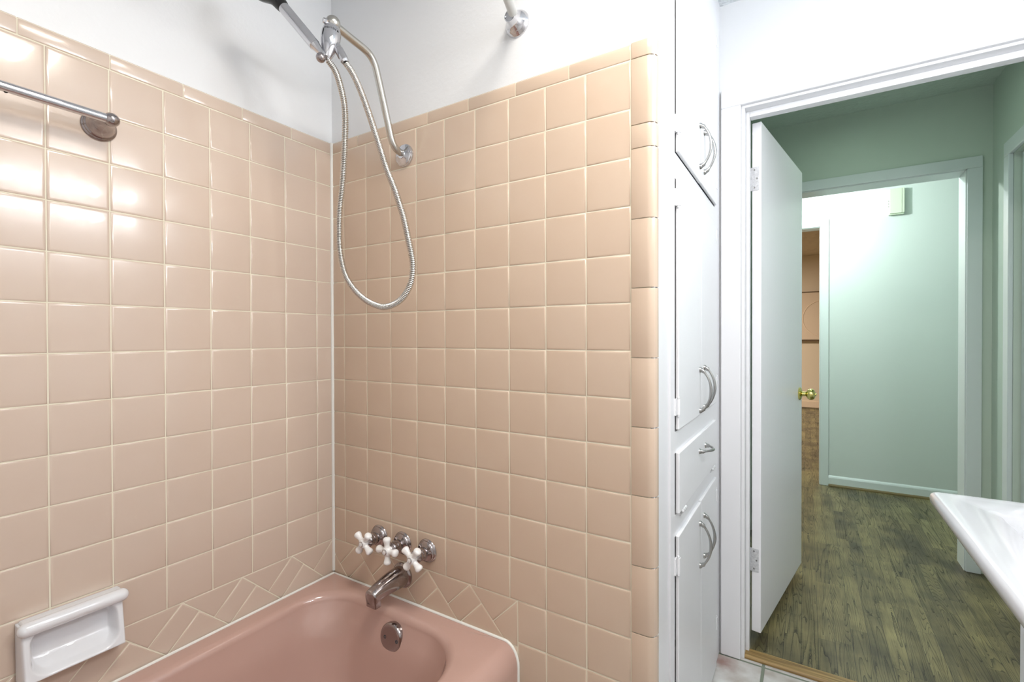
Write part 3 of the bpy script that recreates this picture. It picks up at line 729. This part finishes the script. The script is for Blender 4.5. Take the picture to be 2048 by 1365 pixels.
lathe(bm, [(.0075, 0), (.0082, .003), (.0090, .016), (.0108, .030), (.0128, .0395), (.0132, .041)], a_, d_, 32, cap1=False)
lathe(bm, [(.0135, .0412), (.0138, .044), (.0138, .09), (.0140, Lh)], a_, d_, 32); obj('handle', bm, 'chrome', hs)
bm = bmesh.new(); lathe(bm, [(.0142, Lh-.002), (.0152, Lh+.002), (.0165, Lh+.010), (.0175, Lh+.022), (.0205, Lh+.034), (.028, Lh+.046), (.036, Lh+.060), (.040, Lh+.072), (.038, Lh+.080), (.01, Lh+.083)], a_, d_, 36); obj('spray_head', bm, 'black', hs, label='black plastic spray head')
bm = bmesh.new(); ball(bm, (.352, -.300, 1.903), .0118, 24); obj('swivel_ball', bm, 'darkchrome', hs)
H = [(0.362, -0.285, 1.899), (0.371, -0.27, 1.876), (0.38, -0.261, 1.833), (0.382, -0.253, 1.794), (0.376, -0.246, 1.751), (0.364, -0.24, 1.676), (0.353, -0.234, 1.642), (0.34, -0.229, 1.593), (0.325, -0.225, 1.542), (0.318, -0.221, 1.489), (0.315, -0.218, 1.448), (0.322, -0.215, 1.401), (0.337, -0.213, 1.362), (0.369, -0.212, 1.327), (0.41, -0.211, 1.299), (0.452, -0.21, 1.283), (0.481, -0.21, 1.279), (0.518, -0.21, 1.287), (0.549, -0.211, 1.305), (0.571, -0.212, 1.336), (0.578, -0.213, 1.37), (0.576, -0.215, 1.4), (0.567, -0.217, 1.44), (0.555, -0.219, 1.491), (0.541, -0.222, 1.532), (0.531, -0.225, 1.563), (0.507, -0.228, 1.615), (0.494, -0.232, 1.655), (0.463, -0.236, 1.74), (0.433, -0.24, 1.815), (0.408, -0.246, 1.87), (0.391, -0.255, 1.898)]
def hose():
    P = cat(H, 12)
    for _ in range(14): P = [P[0]]+[(P[i-1]+P[i]*2+P[i+1])/4 for i in range(1, len(P)-1)]+[P[-1]]
    L = [0]
    for a, b in zip(P, P[1:]): L.append(L[-1]+(b-a).length)
    def at(s):
        lo, hi = 0, len(L)-1
        while hi-lo > 1:
            m = (lo+hi)//2
            if L[m] <= s: lo = m
            else: hi = m
        t = (s-L[lo])/(L[hi]-L[lo]+1e-9); return P[lo].lerp(P[hi], t)
    step = .00108; n = int(L[-1]/step); pts = []; rad = []
    for i in range(n+1):
        pts.append(at(i*step)); rad.append((.0081, .0083, .0074, .0047)[i % 4])
    bm = bmesh.new(); tube(bm, pts, rad, 12)
    o = obj('shower_hose', bm, M['hose'], ang=80)
    tag(o, 'ribbed chrome shower hose hanging in a long loop below the bracket', 'hose')
M['hose'] = mat('ribbed_steel', (208, 207, 203), .2, 1)
hose()

# ------------------------------------------------------------ vanity basin and cabinet
va = thing('vanity', 'white bathroom vanity with one-piece basin top beside the doorway', 'vanity', (1.9, .1, 0))
VZ = .80; VX0, VX1, VY0, VY1 = 1.657, 2.118, -.36, .563
bm = bmesh.new(); rings = []
def vr(o, z, r=.012): return rr(VX0+o, VX1-o*.2, VY0+o, VY1-o, r, z, 6, 10)
rings.append(vr(.020, VZ-.036)); rings.append(vr(.006, VZ-.034)); rings.append(vr(.001, VZ-.028)); rings.append(vr(0, VZ-.018))
for k in range(1, 6):
    a = PI/2*k/5; rings.append(vr(.014*(1-math.cos(a)), VZ-.014+.014*math.sin(a)))
rings.append(vr(.030, VZ-.0008)); rings.append(vr(.045, VZ-.0015))
BX0, BX1, BY0, BY1 = 1.752, 2.03, -.20, .424
def br(o, z, r): return rr(BX0+o, BX1-o, BY0+o, BY1-o, r, z, 6, 10)
rings.append(br(0, VZ-.0015, .02)); rings.append(br(.004, VZ-.004, .02)); rings.append(br(.010, VZ-.010, .024)); rings.append(br(.024, VZ-.012, .03)); rings.append(br(.031, VZ-.018, .035))
rings.append(br(.040, VZ-.05, .04)); rings.append(br(.055, VZ-.10, .05)); rings.append(br(.08, VZ-.13, .05)); rings.append(br(.11, VZ-.14, .02))
loft(bm, rings, True, True, True); obj('basin_top', bm, 'sink', va, ang=50)
obj('cabinet_body', B(1.80, 2.118, -.30, .460, 0, VZ-.037), 'cabinet', va, smooth=False)

# ------------------------------------------------------------ vanity lamp and added fill light housing (outside the frame)
vl = thing('vanity_light', 'three-lamp vanity light bar on the right wall', 'wall lamp', (2.1, -.16, 1.985))
obj('backplate', B(2.095, 2.12, -.47, .15, 1.945, 2.025), 'chrome', vl, bevel=.004)
for (x, y, z) in BULBS:
    bm = bmesh.new(); lathe(bm, [(.028, 0), (.03, .006), (.022, .02), (.018, .07), (.024, .082)], (2.098, y, z), (-1, 0, 0), 24); obj('lamp_holder', bm, 'chrome', vl)
cl = thing('fill_light_housing', 'square white box added unseen overhead for the bathroom fill light', 'ceiling lamp', (1.3, -.62, 2.45))  # unseen housing added to go with the bathroom fill
obj('housing', B(1.07, 1.53, -.85, -.39, 2.41, 2.45), 'paint', cl, bevel=.004)
